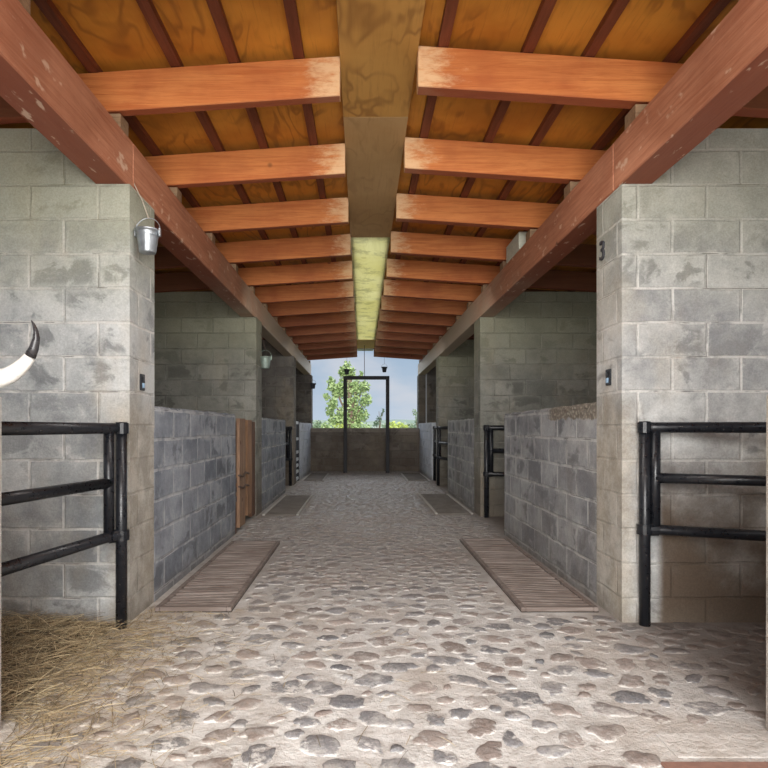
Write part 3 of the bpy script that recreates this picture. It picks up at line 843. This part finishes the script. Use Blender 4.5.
# ---------------------------------------------------------------- light
w = bpy.data.worlds.new('World'); bpy.context.scene.world = w; w.use_nodes = True
nt = w.node_tree; bgn = nt.nodes['Background']
tc = nt.nodes.new('ShaderNodeTexCoord'); sp = nt.nodes.new('ShaderNodeSeparateXYZ'); nt.links.new(tc.outputs['Generated'], sp.inputs[0])
cr = nt.nodes.new('ShaderNodeValToRGB'); nt.links.new(sp.outputs[2], cr.inputs[0])
cr.color_ramp.elements[0].position = 0; cr.color_ramp.elements[0].color = (.56, .66, .78, 1)
cr.color_ramp.elements[1].position = .16; cr.color_ramp.elements[1].color = (.35, .48, .64, 1)
e = cr.color_ramp.elements.new(.5); e.color = (.34, .46, .68, 1)
mp = nt.nodes.new('ShaderNodeMapping'); nt.links.new(tc.outputs['Generated'], mp.inputs[0]); mp.inputs['Scale'].default_value = (1, 1, 2.8); mp.inputs['Location'].default_value = (.35, 0, .1)
nz = nt.nodes.new('ShaderNodeTexNoise'); nt.links.new(mp.outputs[0], nz.inputs['Vector']); nz.inputs['Scale'].default_value = 5.5; nz.inputs['Detail'].default_value = 6
mr = nt.nodes.new('ShaderNodeMapRange'); nt.links.new(nz.outputs['Fac'], mr.inputs[0]); mr.inputs[1].default_value = .42; mr.inputs[2].default_value = .68
mx = nt.nodes.new('ShaderNodeMix'); mx.data_type = 'RGBA'; nt.links.new(mr.outputs[0], mx.inputs[0]); nt.links.new(cr.outputs[0], mx.inputs[6]); mx.inputs[7].default_value = (.68, .70, .76, 1)
nt.links.new(mx.outputs[2], bgn.inputs[0]); bgn.inputs[1].default_value = .95

def sun(name, direction, strength, angle, col):
    l = bpy.data.lights.new(name, 'SUN'); l.energy = strength; l.angle = math.radians(angle); l.color = col
    o = bpy.data.objects.new(name, l); C.objects.link(o)
    o.rotation_euler = Vector(direction).to_track_quat('-Z', 'Y').to_euler(); o.location = (0, -5, 6)
    return o
sun('entrance_daylight', (.0, 1, -.40), 5.7, 62, (1, .98, .95))
def area(name, loc, direction, sx, sy, power, col):
    l = bpy.data.lights.new(name, 'AREA'); l.shape = 'RECTANGLE'; l.size = sx; l.size_y = sy; l.energy = power; l.color = col
    o = bpy.data.objects.new(name, l); C.objects.link(o); o.location = loc
    o.rotation_euler = Vector(direction).to_track_quat('-Z', 'Y').to_euler()
area('entrance_fill', (.08, -1.0, 1.7), (0, 1, -.05), 2.6, 2.4, 170, (1, .98, .95))  # added fill panel behind the camera, for light from the open end
for y in (1.3, 5.3, 9.5, 13.4):  # unseen fill panels added to brighten the stalls
    area('stall_fill', (-5.1, y, 2.4), (1, .05, -.9), 3.2, .9, 13, (.92, .96, 1))
    area('stall_fill', (5.1, y, 2.4), (-1, .05, -.9), 3.2, .9, 13, (.92, .96, 1))
for y, p in ((2.8, 20), (6.4, 14), (10.4, 10)):  # added fill for the aisle, facing away from the camera to stay unseen
    area('aisle_fill', (.08, y, 2.55), (0, 1, -1.25), 2.0, .35, p, (1, .98, .95))
sun('far_daylight', (.0, -1, -.33), 2.2, 55, (.93, .96, 1))

# ---------------------------------------------------------------- camera
cd = bpy.data.cameras.new('camera'); cam = bpy.data.objects.new('camera', cd); C.objects.link(cam)
cam.location = (0, 0, EYE); cam.rotation_euler = (math.pi / 2, 0, 0)
cd.sensor_width = 36; cd.lens = 575 / 768 * 36
cd.shift_x = 22 / 768; cd.shift_y = 44 / 768
cd.clip_start = .05; cd.clip_end = 600
sc = bpy.context.scene; sc.camera = cam
sc.view_settings.view_transform = 'Standard'; sc.view_settings.look = 'None'
sc.view_settings.exposure = 0; sc.view_settings.gamma = 1
